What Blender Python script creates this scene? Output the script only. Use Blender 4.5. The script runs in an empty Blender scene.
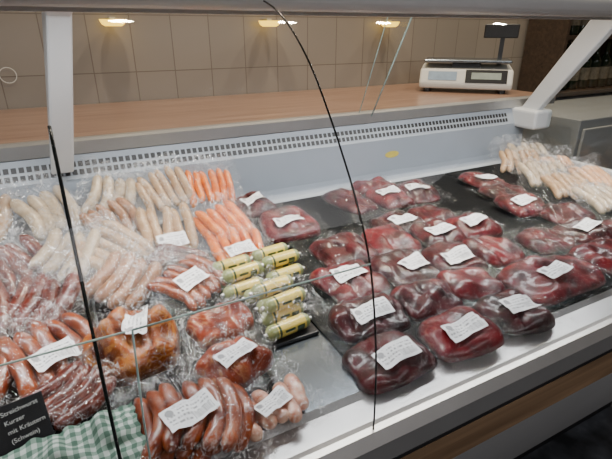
import bpy, random, math
from math import *
from mathutils import Vector, noise, Matrix, Euler
random.seed(7)
S=bpy.context.scene
COL=S.collection

# ------------------------------------------------------------ materials
def new_mat(name):
    m=bpy.data.materials.new(name); m.use_nodes=True
    nt=m.node_tree; nt.nodes.clear()
    out=nt.nodes.new('ShaderNodeOutputMaterial')
    return m,nt,out
def N(nt,t,**kw):
    n=nt.nodes.new(t)
    for k,v in kw.items():
        if k in n.inputs: n.inputs[k].default_value=v
        else: setattr(n,k,v)
    return n
def ramp(nt,fac,stops,interp='LINEAR'):
    r=nt.nodes.new('ShaderNodeValToRGB'); r.color_ramp.interpolation=interp
    els=r.color_ramp.elements
    while len(els)<len(stops): els.new(0.5)
    for e,(p,c) in zip(els,stops):
        e.position=p; e.color=(c[0],c[1],c[2],1) if len(c)==3 else c
    nt.links.new(fac,r.inputs[0]); return r
def simple(name,col,rough=.5,metal=0,nscale=40,var=.12,bump=0,coat=0,coords='Object',spec=.5):
    m,nt,out=new_mat(name)
    b=N(nt,'ShaderNodeBsdfPrincipled'); b.inputs['Roughness'].default_value=rough; b.inputs['Metallic'].default_value=metal
    b.inputs['Coat Weight'].default_value=coat; b.inputs['Coat Roughness'].default_value=.12; b.inputs['Specular IOR Level'].default_value=spec
    tc=N(nt,'ShaderNodeTexCoord'); no=N(nt,'ShaderNodeTexNoise'); no.inputs['Scale'].default_value=nscale; no.inputs['Detail'].default_value=4
    nt.links.new(tc.outputs[coords],no.inputs['Vector'])
    a=tuple(max(0,c*(1-var)) for c in col); c2=tuple(min(1,c*(1+var)) for c in col)
    r=ramp(nt,no.outputs['Fac'],[(.3,a),(.7,c2)])
    nt.links.new(r.outputs[0],b.inputs['Base Color'])
    if bump:
        bp=N(nt,'ShaderNodeBump'); bp.inputs['Strength'].default_value=bump; bp.inputs['Distance'].default_value=.002
        nt.links.new(no.outputs['Fac'],bp.inputs['Height']); nt.links.new(bp.outputs[0],b.inputs['Normal'])
    nt.links.new(b.outputs[0],out.inputs[0]); return m

def sheet_fresnel(nt,base,gain,power,normal=None):
    """reflectance of a thin two-sided sheet: base + gain*facing^power"""
    lw=N(nt,'ShaderNodeLayerWeight'); lw.inputs['Blend'].default_value=.5
    if normal: nt.links.new(normal,lw.inputs['Normal'])
    p=N(nt,'ShaderNodeMath',operation='POWER'); nt.links.new(lw.outputs['Facing'],p.inputs[0]); p.inputs[1].default_value=power
    g=N(nt,'ShaderNodeMath',operation='MULTIPLY_ADD'); g.use_clamp=True
    nt.links.new(p.outputs[0],g.inputs[0]); g.inputs[1].default_value=gain; g.inputs[2].default_value=base
    return g.outputs[0]
def film_mat(name,milk,pk,base=.07,wr=.5,scale=70,rough=.10,gain=.35,wd=.012):
    m,nt,out=new_mat(name)
    tr=N(nt,'ShaderNodeBsdfTransparent')
    gl=N(nt,'ShaderNodeBsdfGlossy'); gl.inputs['Roughness'].default_value=rough
    df=N(nt,'ShaderNodeBsdfDiffuse'); df.inputs[0].default_value=(.9,.9,.9,1)
    tc=N(nt,'ShaderNodeTexCoord'); 
    no=N(nt,'ShaderNodeTexNoise'); no.inputs['Scale'].default_value=scale; no.inputs['Detail'].default_value=2; no.inputs['Distortion'].default_value=1.4
    nt.links.new(tc.outputs['Object'],no.inputs['Vector'])
    bp=N(nt,'ShaderNodeBump'); bp.inputs['Strength'].default_value=wr; bp.inputs['Distance'].default_value=.006
    nt.links.new(no.outputs['Fac'],bp.inputs['Height'])
    nt.links.new(bp.outputs[0],gl.inputs['Normal'])
    fr=sheet_fresnel(nt,base,gain,4)
    n2=N(nt,'ShaderNodeTexNoise'); n2.inputs['Scale'].default_value=scale*.55; n2.inputs['Detail'].default_value=2; n2.inputs['Distortion'].default_value=2.5
    nt.links.new(tc.outputs['Object'],n2.inputs['Vector'])
    r=ramp(nt,n2.outputs['Fac'],[(.5-wd,(milk,)*3),(.499,(pk,)*3),(.501,(pk,)*3),(.5+wd,(milk,)*3)])
    # painted white glints along creases, only in patches
    n3=N(nt,'ShaderNodeTexNoise'); n3.inputs['Scale'].default_value=scale*.3; nt.links.new(tc.outputs['Object'],n3.inputs['Vector'])
    r3=ramp(nt,n3.outputs['Fac'],[(.42,(0,0,0)),(.6,(1,1,1))])
    mm=N(nt,'ShaderNodeMath',operation='MULTIPLY'); nt.links.new(r.outputs[0],mm.inputs[0]); nt.links.new(r3.outputs[0],mm.inputs[1])
    ma=N(nt,'ShaderNodeMath',operation='MAXIMUM'); nt.links.new(mm.outputs[0],ma.inputs[0]); ma.inputs[1].default_value=milk
    m1=N(nt,'ShaderNodeMixShader'); nt.links.new(ma.outputs[0],m1.inputs[0]); nt.links.new(tr.outputs[0],m1.inputs[1]); nt.links.new(df.outputs[0],m1.inputs[2])
    m2=N(nt,'ShaderNodeMixShader'); nt.links.new(fr,m2.inputs[0]); nt.links.new(m1.outputs[0],m2.inputs[1]); nt.links.new(gl.outputs[0],m2.inputs[2])
    nt.links.new(m2.outputs[0],out.inputs[0]); return m
FILM=film_mat('vacuum_film',.0,.32,.028,wr=1,scale=60,rough=.08,gain=.0,wd=.012)
FILMS=film_mat('vacuum_film_sausage',.0,.50,.05,wr=1,scale=62,rough=.09,gain=.05,wd=.022)
FILMW=film_mat('vacuum_film_milky',.02,.60,.06,wr=1,scale=55,rough=.10,gain=.1,wd=.03)

def glass_mat(name,base=.025,tint=(.97,.985,.98)):
    m,nt,out=new_mat(name)
    tr=N(nt,'ShaderNodeBsdfTransparent'); tr.inputs[0].default_value=(*tint,1)
    gl=N(nt,'ShaderNodeBsdfGlossy'); gl.inputs['Roughness'].default_value=.01
    fr=sheet_fresnel(nt,base,.5,5)
    mx=N(nt,'ShaderNodeMixShader'); nt.links.new(fr,mx.inputs[0]); nt.links.new(tr.outputs[0],mx.inputs[1]); nt.links.new(gl.outputs[0],mx.inputs[2])
    nt.links.new(mx.outputs[0],out.inputs[0]); return m
GLASS=glass_mat('display_glass')

def beef_mat(name,dark,red,fat,famt,cov=.56,rough=.4):
    m,nt,out=new_mat(name)
    b=N(nt,'ShaderNodeBsdfPrincipled'); b.inputs['Roughness'].default_value=rough; b.inputs['Specular IOR Level'].default_value=.25
    b.inputs['Coat Weight'].default_value=.35; b.inputs['Coat Roughness'].default_value=.08
    tc=N(nt,'ShaderNodeTexCoord'); oi=N(nt,'ShaderNodeObjectInfo')
    mp=N(nt,'ShaderNodeVectorMath',operation='ADD'); nt.links.new(tc.outputs['Object'],mp.inputs[0])
    ml=N(nt,'ShaderNodeVectorMath',operation='SCALE'); ml.inputs[0].default_value=(7,3,5); nt.links.new(oi.outputs['Random'],ml.inputs['Scale']); nt.links.new(ml.outputs[0],mp.inputs[1])
    n1=N(nt,'ShaderNodeTexNoise'); n1.inputs['Scale'].default_value=28; n1.inputs['Detail'].default_value=5; nt.links.new(mp.outputs[0],n1.inputs['Vector'])
    n2=N(nt,'ShaderNodeTexNoise'); n2.inputs['Scale'].default_value=22; n2.inputs['Detail'].default_value=4; n2.inputs['Distortion'].default_value=1.5; nt.links.new(mp.outputs[0],n2.inputs['Vector'])
    r1=ramp(nt,n1.outputs['Fac'],[(.35,dark),(.65,red)])
    r2=ramp(nt,n2.outputs['Fac'],[(.5-famt,(0,0,0)),(.5,(.7,.7,.7)),(.5+famt,(0,0,0))])
    n3=N(nt,'ShaderNodeTexNoise'); n3.inputs['Scale'].default_value=14; nt.links.new(mp.outputs[0],n3.inputs['Vector'])
    r3=ramp(nt,n3.outputs['Fac'],[(cov,(0,0,0)),(cov+.1,(1,1,1))])
    mu=N(nt,'ShaderNodeMath',operation='MULTIPLY'); nt.links.new(r2.outputs[0],mu.inputs[0]); nt.links.new(r3.outputs[0],mu.inputs[1])
    mx=N(nt,'ShaderNodeMixRGB'); nt.links.new(mu.outputs[0],mx.inputs[0]); nt.links.new(r1.outputs[0],mx.inputs[1]); mx.inputs[2].default_value=(*fat,1)
    nt.links.new(mx.outputs[0],b.inputs['Base Color'])
    bp=N(nt,'ShaderNodeBump'); bp.inputs['Strength'].default_value=.8; bp.inputs['Distance'].default_value=.004; nt.links.new(n1.outputs['Fac'],bp.inputs['Height']); nt.links.new(bp.outputs[0],b.inputs['Normal']); nt.links.new(bp.outputs[0],b.inputs['Coat Normal'])
    nt.links.new(b.outputs[0],out.inputs[0]); return m
BEEF=[beef_mat('beef_dark',(.014,.001,.002),(.085,.002,.006),(.28,.08,.07),.02),
      beef_mat('beef_red',(.030,.001,.003),(.16,.004,.009),(.32,.11,.09),.03),
      beef_mat('beef_deep',(.010,.001,.002),(.055,.002,.005),(.25,.08,.07),.015)]
HAM=beef_mat('cured_ham_loaf',(.06,.008,.001),(.36,.085,.008),(.50,.22,.05),.06,.42)
SLAB=beef_mat('cured_ham_slab',(.10,.010,.003),(.30,.045,.010),(.55,.25,.10),.05,.5)

def sausage_mat(name,c1,c2,rough=.35,coat=.45,scale=60):
    m=simple(name,tuple((a+b)/2 for a,b in zip(c1,c2)),rough,coat=coat)
    nt=m.node_tree
    for n in nt.nodes:
        if n.type=='VALTORGB':
            n.color_ramp.elements[0].color=(*c1,1); n.color_ramp.elements[1].color=(*c2,1)
        if n.type=='TEX_NOISE': n.inputs['Scale'].default_value=scale
    return m
SM_ORANGE=sausage_mat('wiener_skin',(.50,.075,.002),(.80,.21,.008))
SM_RED=sausage_mat('smoked_sausage_skin',(.12,.012,.001),(.33,.065,.005))
SM_BROWN=sausage_mat('dark_sausage_skin',(.045,.005,.002),(.17,.022,.006))
SM_TAN=sausage_mat('tan_sausage_skin',(.22,.09,.035),(.40,.20,.10))
SM_WHITE=sausage_mat('white_sausage_skin',(.34,.19,.085),(.52,.34,.19))
SM_PALE=sausage_mat('pale_sausage_skin',(.38,.27,.16),(.57,.45,.31))
SM_BACON=sausage_mat('bacon_wrap_skin',(.48,.13,.06),(.78,.52,.38),scale=90)
PEACH=sausage_mat('peach_sausage_skin',(.55,.24,.09),(.75,.42,.2))

def label_mat():
    m,nt,out=new_mat('printed_price_label')
    b=N(nt,'ShaderNodeBsdfPrincipled'); b.inputs['Roughness'].default_value=.5
    uv=N(nt,'ShaderNodeUVMap'); sp=N(nt,'ShaderNodeSeparateXYZ'); nt.links.new(uv.outputs[0],sp.inputs[0])
    def M(op,a,bv=None,c=None):
        n=N(nt,'ShaderNodeMath',operation=op)
        for i,v in enumerate((a,bv,c)):
            if v is None: continue
            if isinstance(v,(int,float)): n.inputs[i].default_value=v
            else: nt.links.new(v,n.inputs[i])
        return n.outputs[0]
    u,v=sp.outputs[0],sp.outputs[1]
    fr=M('FRACT',M('MULTIPLY',v,6))
    band=M('MULTIPLY',M('GREATER_THAN',fr,.3),M('LESS_THAN',fr,.75))
    cv=N(nt,'ShaderNodeCombineXYZ'); nt.links.new(M('MULTIPLY',u,22),cv.inputs[0]); nt.links.new(M('FLOOR',M('MULTIPLY',v,6)),cv.inputs[1])
    no=N(nt,'ShaderNodeTexNoise'); no.inputs['Scale'].default_value=1; no.inputs['Detail'].default_value=1; nt.links.new(cv.outputs[0],no.inputs['Vector'])
    txt=M('MULTIPLY',band,M('GREATER_THAN',no.outputs['Fac'],.5))
    inner=M('MULTIPLY',M('MULTIPLY',M('GREATER_THAN',u,.07),M('LESS_THAN',u,.93)),M('MULTIPLY',M('GREATER_THAN',v,.12),M('LESS_THAN',v,.9)))
    zone=M('MULTIPLY',M('GREATER_THAN',u,.52),M('MULTIPLY',M('GREATER_THAN',v,.1),M('LESS_THAN',v,.42)))
    cb=N(nt,'ShaderNodeCombineXYZ'); nt.links.new(M('MULTIPLY',u,70),cb.inputs[0])
    nb=N(nt,'ShaderNodeTexNoise'); nb.inputs['Scale'].default_value=1; nt.links.new(cb.outputs[0],nb.inputs['Vector'])
    bar=M('GREATER_THAN',nb.outputs['Fac'],.5)
    du=M('MULTIPLY',M('SUBTRACT',u,.15),1.8); dv=M('SUBTRACT',v,.74)
    logo=M('LESS_THAN',M('ADD',M('MULTIPLY',du,du),M('MULTIPLY',dv,dv)),.022)
    notz=M('SUBTRACT',1,zone)
    ink=M('MAXIMUM',M('MULTIPLY',inner,M('ADD',M('MULTIPLY',txt,notz),M('MULTIPLY',bar,zone))),logo)
    mx=N(nt,'ShaderNodeMixRGB'); nt.links.new(M('MULTIPLY',ink,.66),mx.inputs[0]); mx.inputs[1].default_value=(.88,.88,.89,1); mx.inputs[2].default_value=(.05,.05,.06,1)
    nt.links.new(mx.outputs[0],b.inputs['Base Color']); nt.links.new(b.outputs[0],out.inputs[0]); return m
LABEL=label_mat()

STEEL=simple('brushed_steel',(.20,.23,.26),.25,.9,nscale=8,var=.06)
ALU=simple('anodised_aluminium',(.46,.46,.46),.35,.7,nscale=20,var=.04)
WHITE=simple('white_enamel',(.60,.61,.62),.35,nscale=10,var=.03)
LINER=simple('case_liner_white',(.38,.42,.47),.4,nscale=6,var=.05)
BLACK=simple('black_plastic',(.010,.010,.012),.4,nscale=30,var=.2)
MAT=simple('black_tray_mat',(.004,.0045,.005),.7,nscale=300,var=.3,bump=.3,spec=.12)
EDGE=simple('glass_edge_dark',(.01,.014,.014),.2,nscale=30)
EDGEG=simple('glass_edge_green',(.35,.48,.45),.15,nscale=30)
GREY=simple('grey_cabinet',(.22,.22,.22),.5,nscale=6,var=.06)
PANEL=simple('front_panel_grey',(.50,.51,.52),.4,nscale=5,var=.03)
YEL=simple('yellow_print',(.75,.6,.12),.4)
ROLLY=simple('yellow_roll_wrap',(.66,.50,.09),.35,nscale=60,var=.15,coat=.4)
ROLLG=simple('green_roll_band',(.03,.06,.02),.35,nscale=60,coat=.4)
ROLLC=simple('roll_casing',(.24,.27,.11),.35,nscale=60,var=.2,coat=.4)
CREAM=simple('cream_plastic',(.62,.60,.55),.45,nscale=10,var=.03)
CHALK=simple('chalk_white',(.85,.85,.82),.9,nscale=200)

def wood_mat(name,c1,c2,rough=.4,sx=1.5,sy=30):
    m,nt,out=new_mat(name)
    b=N(nt,'ShaderNodeBsdfPrincipled'); b.inputs['Roughness'].default_value=rough
    tc=N(nt,'ShaderNodeTexCoord'); mp=N(nt,'ShaderNodeMapping'); mp.inputs['Scale'].default_value=(sx,sy,sy)
    no=N(nt,'ShaderNodeTexNoise'); no.inputs['Scale'].default_value=2; no.inputs['Detail'].default_value=6; no.inputs['Distortion'].default_value=.6
    nt.links.new(tc.outputs['Object'],mp.inputs[0]); nt.links.new(mp.outputs[0],no.inputs['Vector'])
    r=ramp(nt,no.outputs['Fac'],[(.3,c1),(.7,c2)]); nt.links.new(r.outputs[0],b.inputs['Base Color']); nt.links.new(b.outputs[0],out.inputs[0]); return m
WOODTOP=wood_mat('worktop_wood',(.19,.11,.078),(.31,.195,.14),.28)
WOODSTRIP=wood_mat('trim_wood',(.18,.11,.06),(.33,.21,.12),.45)

def tile_mat():
    m,nt,out=new_mat('wall_tiles')
    b=N(nt,'ShaderNodeBsdfPrincipled'); b.inputs['Roughness'].default_value=.3
    tc=N(nt,'ShaderNodeTexCoord'); sp=N(nt,'ShaderNodeSeparateXYZ'); nt.links.new(tc.outputs['Object'],sp.inputs[0])
    cb=N(nt,'ShaderNodeCombineXYZ'); nt.links.new(sp.outputs[0],cb.inputs[0]); nt.links.new(sp.outputs[2],cb.inputs[1])
    br=N(nt,'ShaderNodeTexBrick'); br.offset=0; br.inputs['Scale'].default_value=1; br.inputs['Brick Width'].default_value=.15; br.inputs['Row Height'].default_value=.20; br.inputs['Mortar Size'].default_value=.0018
    br.inputs['Color1'].default_value=(.27,.235,.20,1); br.inputs['Color2'].default_value=(.24,.21,.18,1); br.inputs['Mortar'].default_value=(.14,.115,.09,1)
    nt.links.new(cb.outputs[0],br.inputs['Vector'])
    nt.links.new(br.outputs[0],b.inputs['Base Color']); nt.links.new(b.outputs[0],out.inputs[0]); return m
TILES=tile_mat()
def floor_mat():
    m,nt,out=new_mat('dark_stone_floor')
    b=N(nt,'ShaderNodeBsdfPrincipled'); b.inputs['Roughness'].default_value=.5
    tc=N(nt,'ShaderNodeTexCoord'); no=N(nt,'ShaderNodeTexNoise'); no.inputs['Scale'].default_value=9; no.inputs['Detail'].default_value=8
    nt.links.new(tc.outputs['Object'],no.inputs['Vector'])
    r=ramp(nt,no.outputs['Fac'],[(.35,(.012,.013,.015)),(.6,(.06,.065,.075)),(.8,(.16,.17,.19))])
    nt.links.new(r.outputs[0],b.inputs['Base Color']); nt.links.new(b.outputs[0],out.inputs[0]); return m
FLOOR=floor_mat()
def gingham_mat():
    m,nt,out=new_mat('green_gingham_cloth')
    b=N(nt,'ShaderNodeBsdfPrincipled'); b.inputs['Roughness'].default_value=.9
    uv=N(nt,'ShaderNodeUVMap'); sp=N(nt,'ShaderNodeSeparateXYZ'); nt.links.new(uv.outputs[0],sp.inputs[0])
    def st(o,k):
        a=N(nt,'ShaderNodeMath',operation='MULTIPLY'); a.inputs[1].default_value=k; nt.links.new(o,a.inputs[0])
        f=N(nt,'ShaderNodeMath',operation='FRACT'); nt.links.new(a.outputs[0],f.inputs[0])
        g=N(nt,'ShaderNodeMath',operation='GREATER_THAN'); g.inputs[1].default_value=.5; nt.links.new(f.outputs[0],g.inputs[0]); return g.outputs[0]
    ad=N(nt,'ShaderNodeMath',operation='ADD'); nt.links.new(st(sp.outputs[0],18),ad.inputs[0]); nt.links.new(st(sp.outputs[1],9),ad.inputs[1])
    hv=N(nt,'ShaderNodeMath',operation='MULTIPLY'); hv.inputs[1].default_value=.5; nt.links.new(ad.outputs[0],hv.inputs[0])
    r=ramp(nt,hv.outputs[0],[(0,(.50,.55,.50)),(.4,(.22,.31,.25)),(.9,(.08,.15,.11))],'CONSTANT')
    nt.links.new(r.outputs[0],b.inputs['Base Color']); nt.links.new(b.outputs[0],out.inputs[0]); return m
GINGHAM=gingham_mat()

# ------------------------------------------------------------ mesh helpers
def mesh_obj(name,verts,faces,mat,parent=None,smooth=False,uvs=None):
    me=bpy.data.meshes.new(name); me.from_pydata([tuple(v) for v in verts],[],faces); 
    if uvs:
        l=me.uv_layers.new(name='UVMap')
        for lp in me.loops: l.data[lp.index].uv=uvs[lp.vertex_index]
    if smooth:
        for p in me.polygons: p.use_smooth=True
    mats=mat if isinstance(mat,list) else [mat]
    for m_ in mats: me.materials.append(m_)
    me.update()
    o=bpy.data.objects.new(name,me); COL.objects.link(o)
    if parent: o.parent=parent
    return o
def empty(name,loc=(0,0,0),rot=(0,0,0)):
    e=bpy.data.objects.new(name,None); e.location=loc; e.rotation_euler=rot; e.empty_display_size=.05; COL.objects.link(e); return e
def box(name,a,b,mat,parent=None,bev=0):
    x0,y0,z0=a;x1,y1,z1=b
    v=[(x0,y0,z0),(x1,y0,z0),(x1,y1,z0),(x0,y1,z0),(x0,y0,z1),(x1,y0,z1),(x1,y1,z1),(x0,y1,z1)]
    f=[(0,3,2,1),(4,5,6,7),(0,1,5,4),(1,2,6,5),(2,3,7,6),(3,0,4,7)]
    o=mesh_obj(name,v,f,mat,parent)
    if bev:
        m=o.modifiers.new('b','BEVEL'); m.width=bev; m.segments=3
    return o
def extrude_profile(name,prof,x0,x1,mat,parent=None,closed=True,smooth=False):
    n=len(prof)
    v=[(x0,y,z) for y,z in prof]+[(x1,y,z) for y,z in prof]
    f=[(i,(i+1)%n,n+(i+1)%n,n+i) for i in range(n if closed else n-1)]
    if closed: f+= [tuple(range(n))[::-1],tuple(range(n,2*n))]
    return mesh_obj(name,v,f,mat,parent,smooth)
def tube_data(pts,rad,seg=14,V=None,F=None,ends=True):
    V=[] if V is None else V; F=[] if F is None else F
    pts=[Vector(p) for p in pts]; base=len(V); n=len(pts)
    up=Vector((0,0,1))
    for i,p in enumerate(pts):
        t=(pts[min(i+1,n-1)]-pts[max(i-1,0)]).normalized()
        if abs(t.dot(up))>.95: u_=Vector((1,0,0))
        else: u_=up
        s=t.cross(u_).normalized(); w_=s.cross(t).normalized()
        r=rad(i/(n-1)) if callable(rad) else rad
        for k in range(seg):
            a=2*pi*k/seg
            V.append(p+s*cos(a)*r+w_*sin(a)*r)
    for i in range(n-1):
        for k in range(seg):
            F.append((base+i*seg+k,base+i*seg+(k+1)%seg,base+(i+1)*seg+(k+1)%seg,base+(i+1)*seg+k))
    if ends:
        F.append(tuple(base+k for k in range(seg))[::-1]); F.append(tuple(base+(n-1)*seg+k for k in range(seg)))
    return V,F
def tube(name,pts,rad,mat,parent=None,seg=14):
    V,F=tube_data(pts,rad,seg); return mesh_obj(name,V,F,mat,parent,True)
def sausage_rad(r):
    return lambda t: r*max(.12,(1-abs(2*t-1)**7))**.5*(1+.03*sin(t*17))

def heightfield(name,w,l,hf,mat,parent,nx=34,ny=34,wob=.004,uv=False,off=(0,0),rot=0,seed=0):
    V=[];F=[];UV=[]
    for j in range(ny+1):
        for i in range(nx+1):
            a=i/nx*2-1; b=j/ny*2-1
            x=a*w/2; y=b*l/2
            if wob:
                x+=wob*noise.noise(Vector((b*4+seed,seed,a>0)))*abs(a)**3
                y+=wob*noise.noise(Vector((a*4+seed,seed+9,b>0)))*abs(b)**3
            X=off[0]+x*cos(rot)-y*sin(rot); Y=off[1]+x*sin(rot)+y*cos(rot)
            V.append((X,Y,hf(X,Y))); UV.append((i/nx,j/ny))
    for j in range(ny):
        for i in range(nx):
            q=j*(nx+1)+i; F.append((q,q+1,q+nx+2,q+nx+1))
    return mesh_obj(name,V,F,mat,parent,True,UV)

def add_label(parent,hf,off,rot,size=(.074,.040),lift=.0028):
    def g(x,y):
        s=0;mx=-1
        for dx in (-.010,0,.010):
            for dy in (-.010,0,.010):
                h=hf(x+dx,y+dy); s+=h; mx=max(mx,h)
        return .3*s/9+.7*mx+lift
    return heightfield('price_label',size[0],size[1],g,LABEL,parent,8,6,0,True,off,rot)
def crease(x,y,seed,f):
    return 1-min(1,abs(noise.noise(Vector((x*f+seed,y*f,seed*.7))))*5)
def flap(E,w,y0,z0,seed,film,h=.05,up=55):
    """loose sealed end of the bag sticking up behind the contents"""
    V=[];F=[];nx,ny=30,14
    for j in range(ny+1):
        t=j/ny
        for i in range(nx+1):
            a=i/nx*2-1
            hh=h*(1+.35*noise.noise(Vector((a*2+seed,seed,0))))
            g=noise.noise(Vector((a*3+seed,t*1.5,seed)))*.016*(.3+t)+.005*crease(a*.1,t*.05,seed,40)
            an=radians(up)
            V.append((a*w/2*(1-.12*t)+.006*noise.noise(Vector((t*4,a*2,seed))),y0+t*hh*cos(an)-g*sin(an),z0+t*hh*sin(an)+g*cos(an)))
    for j in range(ny):
        for i in range(nx):
            q=j*(nx+1)+i; F.append((q,q+1,q+nx+2,q+nx+1))
    mesh_obj('bag_flap',V,F,film,E,True)

def meat_pack(name,loc,w,l,h,rot=0,tx=0,ty=0,mat=None,label=None,seed=None,film=FILM,lsize=(.072,.038),margin=.022,lumps=2,pw=4.2,dome=5,nz=.6,bag=.005,on=.12):
    seed=seed if seed is not None else random.random()*100
    E=empty(name,loc,(radians(tx),radians(ty),radians(rot)))
    mat=mat or random.choice(BEEF)
    ph=random.random()*3
    def outline(a): return 1+on*noise.noise(Vector((cos(a)*1.6+seed,sin(a)*1.6,seed)))
    def core(x,y):
        a=atan2(y/l,x/w); k=outline(a)
        return ((abs(2*x/w)**pw+abs(2*y/l)**pw)**(1/pw))/k
    def hm(x,y):
        d=core(x,y)
        if d>=1: return 0
        groove=0
        if lumps>1:
            t=(x/w*lumps+ph+.35*noise.noise(Vector((x*20+seed,y*20,1))))%1
            groove=max(0,1-abs(t-.5)*7)
        return h*(1-d**dome)**.6*(1+nz*noise.noise(Vector((x*24+seed,y*24,seed)))-.4*groove)
    def hfilm(x,y):
        d=core(x,y)
        wr=abs(noise.noise(Vector((x*70+seed,y*70,2))))*.008+abs(noise.noise(Vector((x*30,y*30+seed,5))))*.012
        cr=bag*crease(x,y,seed,38)
        if d>=1: return .001+wr*min(1,(d-1)*4+.5)+cr
        return max(hm(x,y)+.0018,.001+wr*.5)+cr
    V=[];F=[];R=14;A=48
    V.append((0,0,hm(0,0)))
    for r in range(1,R+1):
        q=(r/R)**.7
        for k in range(A):
            a=2*pi*k/A; ca,sa=cos(a),sin(a)
            s=1/((abs(ca)**pw+abs(sa)**pw)**(1/pw))
            x=w/2*ca*s*q*.999;y=l/2*sa*s*q*.999
            kk=outline(atan2(y/l,x/w)); x*=kk;y*=kk
            V.append((x,y,hm(x,y) if r<R else 0))
    for k in range(A): F.append((0,1+k,1+(k+1)%A))
    for r in range(R-1):
        for k in range(A):
            a0=1+r*A+k;a1=1+r*A+(k+1)%A; F.append((a0,a0+A,a1+A,a1))
    F.append(tuple(1+(R-1)*A+k for k in range(A))[::-1])
    mesh_obj('meat',V,F,mat,E,True)
    heightfield('film',w+2*margin,l+2*margin,hfilm,film,E,48,48,.018,seed=seed)
    if label: add_label(E,hfilm,(label[0],label[1]),radians(label[2]),lsize,.0012)
    return E

def sausage_pack(name,loc,n,length,r,mat,rot=0,tx=0,ty=0,label=None,film=None,curve=.01,margin=.024,lsize=(.066,.038),fan=0,layers=1,bag=.008,fl=None):
    film=film or FILMS
    seed=random.random()*100
    E=empty(name,loc,(radians(tx),radians(ty),radians(rot)))
    lines=[];V=[];F=[]
    for L in range(layers):
        for i in range(n-L):
            off=(i-(n-L-1)/2)*r*2.02
            c=curve*(1+.4*random.uniform(-1,1)); ll=length*random.uniform(.88,1.06); sh=random.uniform(-.006,.006); zj=random.uniform(0,.005)
            sk=random.uniform(-.007,.007)
            pts=[]
            for k in range(17):
                t=k/16; yy=(t-.5)*ll+sh; xx=off*(1+fan*(t-.5))+c*(1-(2*t-1)**2)+.004*noise.noise(Vector((t*3,i,seed)))+sk*(t-.5)*2
                zz=r*.98+L*r*1.6+.002*sin(t*5+i)+zj
                pts.append((xx,yy,zz))
            lines.append(pts); tube_data(pts,sausage_rad(r*random.uniform(.93,1.04)),14,V,F)
    mesh_obj('sausages',V,F,mat,E,True)
    W=n*2.02*r+2*margin+abs(curve); Lh=length+2*margin
    def hf(x,y):
        best=0; dm=9
        for pts in lines:
            p0=pts[0][1];p1=pts[-1][1]
            t=(y-p0)/(p1-p0); tc=min(1,max(0,t)); f=tc*16; i=min(15,int(f)); g=f-i
            px=pts[i][0]*(1-g)+pts[i+1][0]*g; pz=pts[i][2]*(1-g)+pts[i+1][2]*g
            dy=(y-(p0 if t<0 else p1)) if (t<0 or t>1) else 0
            if 0<t<1: 
                e=min(t,1-t)*(p1-p0); 
                if e<r: dy=(r-e)*.55
            d=sqrt((x-px)**2+dy**2)
            dm=min(dm,d)
            if d<r: best=max(best,pz+sqrt(r*r-d*d))
            else: best=max(best,pz*max(0,1-(d-r)/(r*1.1)))
        wr=abs(noise.noise(Vector((x*60+seed,y*60,2))))*.008+abs(noise.noise(Vector((x*26,y*26+seed,5))))*.015
        cr=bag*crease(x,y,seed,30)
        if dm<r: return best+.002+cr
        return max(best+.002,.001+wr)+cr
    heightfield('film',W,Lh,hf,film,E,50,46,.018,seed=seed,off=(curve*.5,0))
    if label: add_label(E,hf,(label[0],label[1]),radians(label[2]),lsize,.001)
    if fl or (fl is None and tx>=20): flap(E,W,length/2,.008,seed,FILMW,.045 if not fl else fl)
    return E

# ------------------------------------------------------------ room
PLASTER=simple('plaster_warm',(.22,.19,.16),.8,nscale=12,var=.05)
box('floor',(-2.1,-2.6,-.05),(4.1,2.06,0),FLOOR)
box('wall_back',(-2.1,1.96,0),(4.1,2.06,2.7),TILES)
box('wall_right',(4.0,-2.5,0),(4.1,1.96,2.7),PLASTER)
box('wall_left',(-2.1,-2.5,0),(-2.0,1.96,2.7),PLASTER)
box('wall_front',(-2.1,-2.6,0),(4.1,-2.5,2.7),PLASTER)
box('ceiling',(-2.1,-2.6,2.7),(4.1,2.06,2.75),simple('ceiling_brown',(.26,.21,.16),.7,nscale=12,var=.05))
em=empty('wall_emblem',(-.125,1.957,1.205))
V=[];F=[]
for i in range(32):
    a=2*pi*i/32; V+=[(.024*cos(a),-.001,.024*sin(a)),(.027*cos(a),-.001,.027*sin(a))]
for i in range(32): j=(i+1)%32; F.append((2*i,2*j,2*j+1,2*i+1))
mesh_obj('ring',V,F,CREAM,em)

# ------------------------------------------------------------ display case
X0,X1=-1.0,1.70
case=empty('refrigerated_display_case')
extrude_profile('deck',[(.435,.85),(1.27,.85),(1.27,.84),(.435,.84)],X0,X1,STEEL,case)
extrude_profile('front_ledge',[(.366,.852),(.385,.846),(.425,.846),(.436,.852),(.436,.80),(.366,.80)],X0,X1,ALU,case)
extrude_profile('back_panel',[(1.27,.85),(1.272,1.0),(1.30,1.055),(1.34,1.055),(1.34,.80),(1.27,.80)],X0,X1,LINER,case)
extrude_profile('cove',[(1.235,.851),(1.255,.856),(1.266,.868),(1.27,.885),(1.272,.851)],X0,X1,LINER,case)
V=[];F=[]
d=Vector((0,.028,.055)).normalized(); nrm=Vector((0,-.055,.028)).normalized()*.0012
for row in range(2):
    for i in range(int((X1-.08-X0)/.0165)):
        x=X0+i*.0165; a=.010+row*.021
        p=Vector((x,1.272,1.0))+d*a+nrm; q=p+d*.014
        b=len(V); V+=[p,p+Vector((.0115,0,0)),q+Vector((.0115,0,0)),q]; F.append((b,b+1,b+2,b+3))
mesh_obj('vent_slots',V,F,BLACK,case)
extrude_profile('worktop_edge',[(1.295,1.058),(1.295,1.090),(1.31,1.094),(1.33,1.094),(1.33,1.058)],X0,1.90,ALU,case)
box('worktop',(X0,1.325,1.06),(1.90,1.955,1.092),WOODTOP,case)
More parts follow.
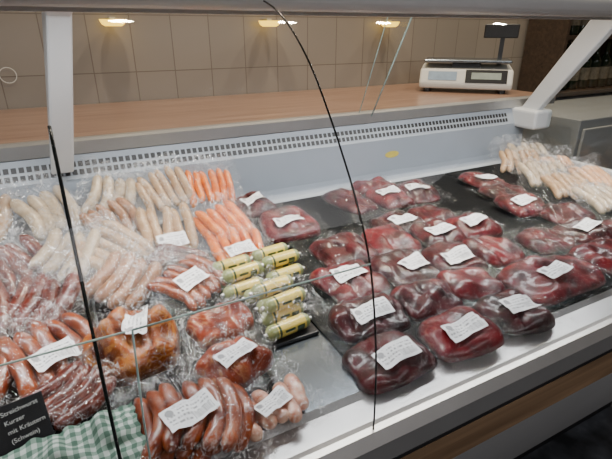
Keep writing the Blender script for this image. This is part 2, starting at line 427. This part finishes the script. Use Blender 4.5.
box('rear_body',(X0,1.34,.0),(1.72,1.9,1.058),GREY,case)
extrude_profile('under_body',[(.37,.795),(1.34,.795),(1.34,.0),(.66,.0),(.64,.10)],X0,X1,BLACK,case)
extrude_profile('glass_rail',[(.372,.853),(.362,.853),(.350,.838),(.347,.800),(.372,.796)],X0,X1,ALU,case)
extrude_profile('rail_gap',[(.3505,.806),(.3462,.806),(.3462,.7995),(.3505,.7995)],X0,X1,BLACK,case)
extrude_profile('wood_trim_strip',[(.351,.7995),(.345,.7995),(.344,.743),(.351,.743)],X0,X1,WOODSTRIP,case)
extrude_profile('front_panel',[(.372,.7985),(.350,.7985),(.350,.742),(.357,.728),(.610,.115),(.625,.100),(.64,.10)],X0,X1,PANEL,case)
box('kickplate',(X0,.655,0),(X1,.67,.1),BLACK,case)
box('end_wall',(1.70,.35,.70),(1.725,1.34,.89),WHITE,case,.006)
box('end_bracket_foot',(1.64,1.18,.985),(1.74,1.32,1.06),WHITE,case,.012)
V,F=tube_data([(X0,.712,1.397),(X1+.05,.712,1.397)],.021,24); mesh_obj('canopy_beam',V,F,WHITE,case,True)
box('canopy_light_rail',(X0,.735,1.385),(X1,.80,1.400),ALU,case,.003)
box('led_shading_lip',(X0,.735,1.371),(X1,.739,1.387),WHITE,case,.001)  # added lip that shades the LED strip from the camera
def bracket(xb,xt,nm,mat,tb,tt):
    P_=[(1.30,1.03,0),(1.225,1.03,0),(.985,1.372,1),(.73,1.385,1),(.73,1.41,1),(1.06,1.41,1)]
    n=len(P_); v=[]
    for s in (-1,1):
        for y_,z_,k in P_: 
            xc=xt if k else xb; t=tt if k else tb
            v.append((xc+s*t/2,y_,z_))
    f=[(i,(i+1)%n,n+(i+1)%n,n+i) for i in range(n)]+[tuple(range(n))[::-1],tuple(range(n,2*n))]
    o=mesh_obj(nm,v,f,mat,case); m=o.modifiers.new('b','BEVEL'); m.width=.005; m.segments=3
bracket(-.015,.035,'strut',WHITE,.050,.042); bracket(1.69,1.70,'strut_end',WHITE,.035,.035)
bx=.90
mesh_obj('rear_glass_brace',[(bx,1.30,1.092),(bx,1.24,1.092),(bx,1.07,1.40),(bx,1.13,1.40)],[(0,1,2,3)],GLASS,case)
tube('brace_edge',[(bx,1.24,1.092),(bx,1.07,1.40)],.0022,EDGEG,case,8)
tube('brace_edge_rear',[(bx,1.31,1.092),(bx,1.18,1.40)],.0016,EDGEG,case,8)
gp=[(.368,.852),(.369,.90),(.375,.98),(.396,1.084),(.430,1.155),(.472,1.216),(.510,1.264),(.55,1.308),(.60,1.348),(.65,1.375),(.70,1.390)]
def smooth_profile(g,k=4):
    out=[]
    for i in range(len(g)-1):
        p0=g[max(i-1,0)];p1=g[i];p2=g[i+1];p3=g[min(i+2,len(g)-1)]
        for s in range(k):
            t=s/k
            out.append(tuple(.5*((2*p1[j])+(-p0[j]+p2[j])*t+(2*p0[j]-5*p1[j]+4*p2[j]-p3[j])*t*t+(-p0[j]+3*p1[j]-3*p2[j]+p3[j])*t**3) for j in (0,1)))
    out.append(g[-1]); return out
gs=smooth_profile(gp)
for i,(a,b) in enumerate([(.300,X1),(X0,.297)]):
    extrude_profile('curved_front_glass_%d'%(i+1),gs,a,b,GLASS,case,False,True)
tube('glass_joint',[(.2985,y-.001,z) for y,z in gs],.0013,EDGE,case,8)
extrude_profile('end_glass',[(.372,.86)]+gs[4:]+[(.80,1.39),(1.24,1.06),(1.27,.89),(.5,.89)],1.709,1.7095,GLASS,case)
tube('riser_edge_right',[(.024,.389,1.094),(.296,.393,1.094)],.0010,EDGEG,case,8)
tube('riser_edge_left',[(-.6,.389,1.094),(.018,.389,1.094)],.0010,EDGEG,case,8)
tube('riser_side',[(.024,.389,1.094),(.019,.382,.99),(.017,.374,.853)],.0010,EDGEG,case,8)
tube('divider_edge',[(-.006,.372,.853)]+[(-.009,y+.003,z) for y,z in gs if .88<z<1.27],.0018,EDGE,case,8)
mesh_obj('divider_glass',[(-.0085,y+.004,z) for y,z in gs if z<1.27]+[(-.0085,.56,1.25),(-.0085,.60,.852)],[tuple(range(len([1 for y,z in gs if z<1.27])+2))],GLASS,case)
tray=empty('black_tray_mat')
for i,(a,b,y0) in enumerate([(.345,.80,.44),(.805,1.24,.44),(1.245,1.685,.44),(-.45,-.01,.44),(-.005,.215,.50)]):  # last two, on the left, added as deep shadow between packs
    box('mat_%d'%i,(a,y0,.851),(b,1.23,.855),MAT,tray,.001)
st=empty('oval_sticker',(1.02,1.2705,.945))
V=[(.03*cos(a*pi/12),-.001,.012*sin(a*pi/12)) for a in range(24)]
mesh_obj('print',V,[tuple(range(24))],YEL,st)

# ------------------------------------------------------------ beef packs
D,Rd,Dp=BEEF
rows=[
 (.400,.465,.145,.108,.858,3,1,D),(.545,.458,.135,.108,.862,4,1,Rd),(.680,.460,.13,.108,.860,3,1,Dp),
 (.860,.510,.23,.140,.866,3,1,Rd),
 (.425,.560,.140,.10,.872,9,1,Dp),(.555,.557,.125,.10,.876,9,0,D),(.676,.560,.120,.10,.872,9,0,Rd),
 (.470,.690,.140,.13,.868,8,1,Rd),(.600,.675,.130,.13,.872,8,1,Dp),(.722,.655,.130,.12,.874,8,1,D),(.842,.650,.125,.12,.868,6,0,Rd),
 (.535,.815,.140,.14,.868,6,0,D),(.660,.800,.130,.13,.872,8,0,Rd),(.784,.770,.130,.12,.876,8,1,D),(.908,.775,.130,.12,.870,8,1,Rd),
 (.745,.885,.130,.12,.868,6,1,Dp),(.868,.880,.120,.12,.866,6,0,D),
 (.745,1.11,.115,.18,.860,3,0,D),(.860,1.065,.125,.14,.868,5,1,Rd),(.985,1.08,.125,.16,.862,5,1,D),(.88,1.18,.14,.10,.868,4,0,Rd),
 (1.255,1.06,.12,.16,.862,4,1,Rd),(1.215,.935,.13,.14,.866,4,0,D),(1.165,.825,.13,.13,.868,6,1,Rd),(1.215,.720,.13,.13,.866,4,0,D),
 (1.135,.615,.155,.12,.866,4,1,Dp),(1.02,.640,.13,.12,.860,3,0,D),(1.06,.51,.165,.12,.864,3,0,Rd),(1.27,.58,.14,.13,.864,3,0,D),
 (.475,.985,.14,.14,.885,10,1,Rd),(.440,1.145,.11,.11,.890,10,1,D),
]
for x,y,w,l,z,tx,lab,m in rows:
    meat_pack('vacuum_packed_beef',(x,y,z),w,l,.022,random.uniform(-12,12),tx,random.uniform(-4,4),m,
      (random.uniform(-.01,.01),random.uniform(-.015,.005),random.uniform(-4,14)) if lab else None,lumps=random.choice([1,2,2,3]))
P=sausage_pack
P('vacuum_packed_pale_sausages',(1.62,1.17,.88),5,.13,.014,SM_PALE,rot=-25,tx=26,film=FILMW)
P('vacuum_packed_white_sausages',(1.51,1.13,.88),6,.13,.012,SM_WHITE,rot=-34,tx=28,film=FILMS)
P('vacuum_packed_pale_sausages',(1.47,.99,.87),6,.13,.013,SM_PALE,rot=-24,tx=24,film=FILMW)
P('vacuum_packed_wieners',(1.60,1.02,.87),4,.13,.013,PEACH,rot=-24,tx=24,film=FILMS)
P('vacuum_packed_white_sausages',(1.42,.87,.87),6,.13,.012,SM_WHITE,rot=-20,tx=20,film=FILMS)
P('vacuum_packed_pale_sausages',(1.57,.88,.87),5,.13,.013,PEACH,rot=-15,tx=20,film=FILMW)
P('vacuum_packed_pale_sausages',(1.40,.74,.87),5,.13,.013,SM_PALE,rot=-15,tx=16,film=FILMW)
P('vacuum_packed_pale_sausages',(1.42,.61,.866),5,.11,.013,SM_TAN,rot=-10,tx=10,film=FILMW)

# ------------------------------------------------------------ left: sausages (stacked, leaning back)
P('vacuum_packed_wieners',(.325,1.17,.95),6,.12,.0105,SM_ORANGE,rot=-4,tx=36,ty=4,curve=.004)
P('vacuum_packed_wieners',(.305,1.00,.895),5,.13,.012,SM_ORANGE,rot=10,tx=24,ty=-5,curve=.006,layers=2)
P('vacuum_packed_wieners',(.30,.905,.885),5,.12,.0115,SM_ORANGE,rot=-6,tx=18,label=(.005,-.02,12),curve=.006)
P('vacuum_packed_white_sausages',(.175,1.03,.91),5,.14,.0125,SM_WHITE,rot=-3,tx=32,ty=4,label=(.005,-.045,10),curve=.003)
P('vacuum_packed_white_sausages',(.205,1.17,.96),6,.12,.011,SM_WHITE,rot=14,tx=38,ty=-8,curve=.003,film=FILMW)
P('vacuum_packed_pale_sausages',(.075,1.19,.96),4,.13,.014,SM_PALE,rot=-20,tx=34,ty=8,film=FILMW)
P('vacuum_packed_white_sausages',(.06,1.08,.925),5,.13,.012,SM_TAN,rot=16,tx=34,ty=-6,film=FILMS)
P('vacuum_packed_pale_sausages',(-.07,1.16,.95),4,.13,.015,SM_PALE,rot=24,tx=34,film=FILMW)
P('vacuum_packed_pale_sausages',(-.20,1.18,.95),4,.13,.015,SM_WHITE,rot=-8,tx=30,film=FILMW)
P('vacuum_packed_pale_sausages',(.045,.965,.905),5,.13,.013,SM_WHITE,rot=38,tx=26,ty=-10,film=FILMW)
P('vacuum_packed_pale_sausages',(-.04,.985,.915),4,.12,.014,SM_PALE,rot=-30,tx=28,ty=8,film=FILMW)
P('vacuum_packed_pale_sausages',(.05,.85,.895),4,.12,.015,SM_TAN,rot=-46,tx=22,ty=8,film=FILMW)
P('vacuum_packed_smoked_sausages',(.165,.885,.885),4,.12,.013,SM_BROWN,rot=70,tx=12,curve=.012)
P('vacuum_packed_smoked_sausages',(.160,.795,.888),6,.115,.0105,SM_RED,rot=38,tx=18,label=(.0,-.005,-4),curve=.014,fl=.03)
meat_pack('vacuum_packed_ham_loaf',(.035,.675,.87),.155,.14,.055,8,10,0,HAM,(.012,.0,68),lumps=2,margin=.030,lsize=(.054,.036),pw=2.8,dome=3,nz=.9,film=FILMS,bag=.009,on=.13)
meat_pack('vacuum_packed_ham_slab',(.185,.665,.87),.11,.08,.03,20,12,0,SLAB,None,lumps=2,margin=.022,film=FILMS,bag=.007)
meat_pack('vacuum_packed_ham_slab',(.170,.555,.872),.115,.085,.03,14,12,0,SLAB,(-.004,-.004,8),lumps=2,margin=.026,lsize=(.062,.032),pw=2.8,film=FILMS,bag=.007)
P('vacuum_packed_smoked_sausages',(.072,.468,.866),6,.115,.0115,SM_RED,rot=-14,tx=6,label=(.008,-.006,28),curve=.016,layers=2,bag=.005)
P('vacuum_packed_bacon_rolls',(.185,.452,.856),5,.065,.011,SM_BACON,rot=8,tx=3,label=(.0,-.004,14),curve=.002,margin=.022,lsize=(.054,.028),bag=.005)
P('vacuum_packed_dark_sausages',(-.125,.97,.91),4,.14,.014,SM_BROWN,rot=30,tx=28,ty=6)
P('vacuum_packed_dark_sausages',(-.20,.86,.90),4,.14,.014,SM_BROWN,rot=5,tx=22)
P('vacuum_packed_dark_sausages',(-.09,.83,.895),4,.13,.015,SM_BROWN,rot=-36,tx=24,ty=-6)
P('vacuum_packed_dark_sausages',(-.085,.70,.878),5,.13,.013,SM_RED,rot=22,tx=20,ty=5,fl=.035,label=(.0,-.02,5))
P('vacuum_packed_dark_sausages',(-.19,.70,.875),4,.13,.014,SM_RED,rot=-5,tx=14)
P('vacuum_packed_dark_sausages',(-.06,.60,.866),4,.10,.012,SM_BROWN,rot=-60,tx=8)

def roll(loc,rot):
    E=empty('wrapped_sausage_roll',loc,(0,0,radians(rot)))
    r=.0138; L=.088
    def pr(t): 
        e=min(t,1-t)
        return r*(.25+.75*min(1,e/.10)**.5) if e<.10 else r
    pts=[((t/40-.5)*L,0,0) for t in range(41)]
    V,F=tube_data(pts,pr,18)
    o=mesh_obj('wrap',V,F,[ROLLY,ROLLG,ROLLC],E,True)
    for p in o.data.polygons:
        x=p.center.x/L+.5
        if x<.20 or x>.86: p.material_index=2
        elif (.23<x<.28) or (.62<x<.80 and p.center.z<.006) or (.34<x<.58 and abs(p.center.z-.003)<.002): p.material_index=1
    for s in (-1,1):
        V,F=tube_data([(s*L*.5,0,0),(s*(L*.5+.005),0,0)],.0035,8); mesh_obj('clip_%d'%(s+1),V,F,ALU,E)
for loc,rt in [((.262,.85,.880),8),((.262,.825,.90),6),((.265,.80,.880),6),((.268,.775,.905),8),((.262,.755,.880),8),
               ((.355,.865,.880),9),((.357,.84,.90),7),((.357,.815,.880),8),((.36,.79,.905),6),((.357,.765,.882),8),
               ((.290,.715,.885),6),((.296,.69,.908),8),((.298,.668,.886),4),((.294,.642,.878),6),((.298,.642,.905),9),((.288,.608,.872),7)]:
    roll(loc,rt)
box('roll_tray',(.215,.588,.851),(.340,.74,.858),BLACK,None,.002)
for j,(fx,fy) in enumerate([(.295,.645),(.265,.80)]):
    tf=empty('roll_wrap_film',(fx,fy,.895),(radians(12),0,radians(6)))
    heightfield('film',.13,.12,lambda x,y:.022+.012*crease(x,y,3+j,30)-2.4*x*x-1.5*y*y,FILMS,tf,40,40,.01)

sg=empty('chalkboard_sign',(-.135,.515,.878),(radians(58),0,radians(10)))
box('slate',(-.06,0,-.003),(.058,.062,.0),simple('slate',(.012,.012,.014),.7,nscale=60,var=.3),sg,.001)
box('slate_foot',(-.03,.0,-.04),(.03,.006,-.003),BLACK,sg)
for i,t in enumerate(['Streichwurst','Kurzer','mit Kräutern','(Schwein)']):
    c=bpy.data.curves.new('chalk_text','FONT'); c.body=t; c.size=.0078; c.extrude=.0002
    c.materials.append(CHALK); o=bpy.data.objects.new('chalk_text_%d'%i,c); COL.objects.link(o); o.parent=sg; o.location=(.011+.001*i,.049-.0115*i,.0008); o.rotation_euler=(0,0,.04)
def clothf(x,y):
    return .018*noise.noise(Vector((x*24,y*24,3)))+.022*abs(noise.noise(Vector((x*40,y*30,8))))+.014*exp(-(y*22)**2)
cl=empty('gingham_cloth',(-.085,.452,.886),(radians(14),0,radians(4)))
heightfield('cloth',.21,.11,clothf,GINGHAM,cl,70,40,.01,True)

sc=empty('counter_scale',(1.68,1.61,1.093),(0,0,radians(-45)))
sc.scale=(1.22,1.0,1.3)
prof=[(-.11,.012),(-.115,.03),(-.085,.075),(.10,.085),(.11,.07),(.11,.012)]
o=extrude_profile('body',prof,-.16,.16,CREAM,sc); m=o.modifiers.new('b','BEVEL'); m.width=.008; m.segments=3
box('platter',(-.15,-.085,.095),(.15,.11,.104),STEEL,sc,.004)
box('platter_support',(-.05,-.03,.07),(.05,.05,.096),BLACK,sc)
a=Vector((0,.03,.045)).normalized()
def pl(x0,x1,t0,t1,mat,nm,lift=.002):
    p=lambda x,t:Vector((x,-.115,.03))+a*t*.054+Vector((0,-.045,.03)).normalized()*lift
    mesh_obj(nm,[p(x0,t0),p(x1,t0),p(x1,t1),p(x0,t1)],[(0,1,2,3)],mat,sc)
pl(.0,.14,.05,.95,BLACK,'display')
pl(.02,.12,.3,.75,simple('lcd_grey',(.3,.34,.30),.2),'lcd',.003)
pl(-.13,-.03,.2,.8,simple('keypad_blue',(.25,.33,.42),.4),'keypad')
for i,(fx,fy) in enumerate([(-.13,-.09),(.13,-.09),(-.13,.09),(.13,.09)]):
    V,F=tube_data([(fx,fy,0),(fx,fy,.016)],.012,12); mesh_obj('foot_%d'%i,V,F,BLACK,sc)
box('pole',(.11,.09,.05),(.125,.105,.20),BLACK,sc); box('rear_display',(.05,.085,.17),(.17,.11,.215),BLACK,sc,.004)

cab=empty('side_cabinet')
box('carcass',(2.05,1.25,0),(3.3,1.94,.98),GREY,cab,.005)
for i in range(3): box('cabinet_door_%d'%i,(2.07+i*.41,1.235,.1),(2.46+i*.41,1.25,.94),simple('door_%d'%i,(.27,.26,.25),.5,nscale=6,var=.05),cab,.004)
shelf=empty('bottle_shelf')
DARKW=wood_mat('dark_shelf_wood',(.03,.02,.015),(.07,.045,.03))
for z in (1.0,1.30,1.60): box('board_%d'%int(z*10),(2.5,1.70,z),(3.5,1.95,z+.02),DARKW,shelf)
box('side_l',(2.48,1.70,.985),(2.5,1.95,1.9),DARKW,shelf); box('side_r',(3.5,1.70,.985),(3.52,1.95,1.9),DARKW,shelf)
box('backing',(2.5,1.94,.985),(3.5,1.955,1.9),DARKW,shelf)
BOT=simple('bottle_glass',(.01,.025,.012),.08,nscale=20); BL=simple('bottle_label',(.30,.26,.18),.6,nscale=60,var=.3)
bots=empty('wine_bottles')
def bprof(t,H=.27,R=.034):
    return R if t<.6 else (R-(R-.013)*min(1,(t-.6)/.15)) 
for zz in (1.021,1.321):
    for i in range(10):
        x=2.57+i*.095
        V,F=tube_data([(x,1.80,zz+t/20*.26) for t in range(21)],bprof,14); mesh_obj('bottle',V,F,BOT,bots,True)
        V,F=tube_data([(x,1.80,zz+.05),(x,1.80,zz+.12)],.0348,14,ends=False); mesh_obj('label',V,F,BL,bots,True)

# ------------------------------------------------------------ lights
def area(name,loc,rot,sx,sy,e,col):
    l=bpy.data.lights.new(name,'AREA'); l.shape='RECTANGLE'; l.size=sx; l.size_y=sy; l.energy=e; l.color=col
    o=bpy.data.objects.new(name,l); o.location=loc; o.rotation_euler=rot; COL.objects.link(o)
def disc(name,loc,r,e,col):
    l=bpy.data.lights.new(name,'AREA'); l.shape='DISK'; l.size=2*r; l.energy=e; l.color=col
    o=bpy.data.objects.new(name,l); o.location=loc; COL.objects.link(o)
area('canopy_led_strip',(.35,.77,1.383),(radians(6),0,0),2.6,.02,17,(.97,.98,1))
k=0
for x in (.30,1.05,1.62,2.5):
    disc('ceiling_downlight_rear_%d'%k,(x,1.42,2.69),.05,15,(1,.86,.66)); k+=1
area('customer_side_fill',(1.0,-1.5,2.68),(0,0,0),3.0,1.2,36,(.98,.97,1))  # added fill light, large and dim, above the customer side
LAMP_REFL,nt,out=new_mat('lamp_reflection_glow'); e=N(nt,'ShaderNodeEmission'); e.inputs[0].default_value=(1,.62,.06,1); e.inputs[1].default_value=3; nt.links.new(e.outputs[0],out.inputs[0])
for x,z in ((.235,1.375),(.84,1.375),(1.455,1.375)):  # glowing discs added to imitate ceiling lamps reflected in the glass
    E=empty('lamp_reflection',(x,1.90,z)); V,F=tube_data([(0,0,-.014),(0,0,-.008),(0,0,.0),(0,0,.008)],lambda t:.028+.017*t**.5,20); mesh_obj('lens',V,F,LAMP_REFL,E,False)
    box('bracket',(-.01,.0,.008),(.01,.058,.016),ALU,E)  # made-up mount for the reflection disc
w=bpy.data.worlds.new('world'); S.world=w; w.use_nodes=True; bg=w.node_tree.nodes['Background']; bg.inputs[0].default_value=(.75,.8,.9,1); bg.inputs[1].default_value=.45

cd=bpy.data.cameras.new('camera'); cd.sensor_width=36; cd.lens=460/612*36; cd.clip_start=.02
co=bpy.data.objects.new('camera',cd); co.location=(0,0,1.35); co.rotation_euler=(radians(66.5),0,radians(-28)); COL.objects.link(co); S.camera=co
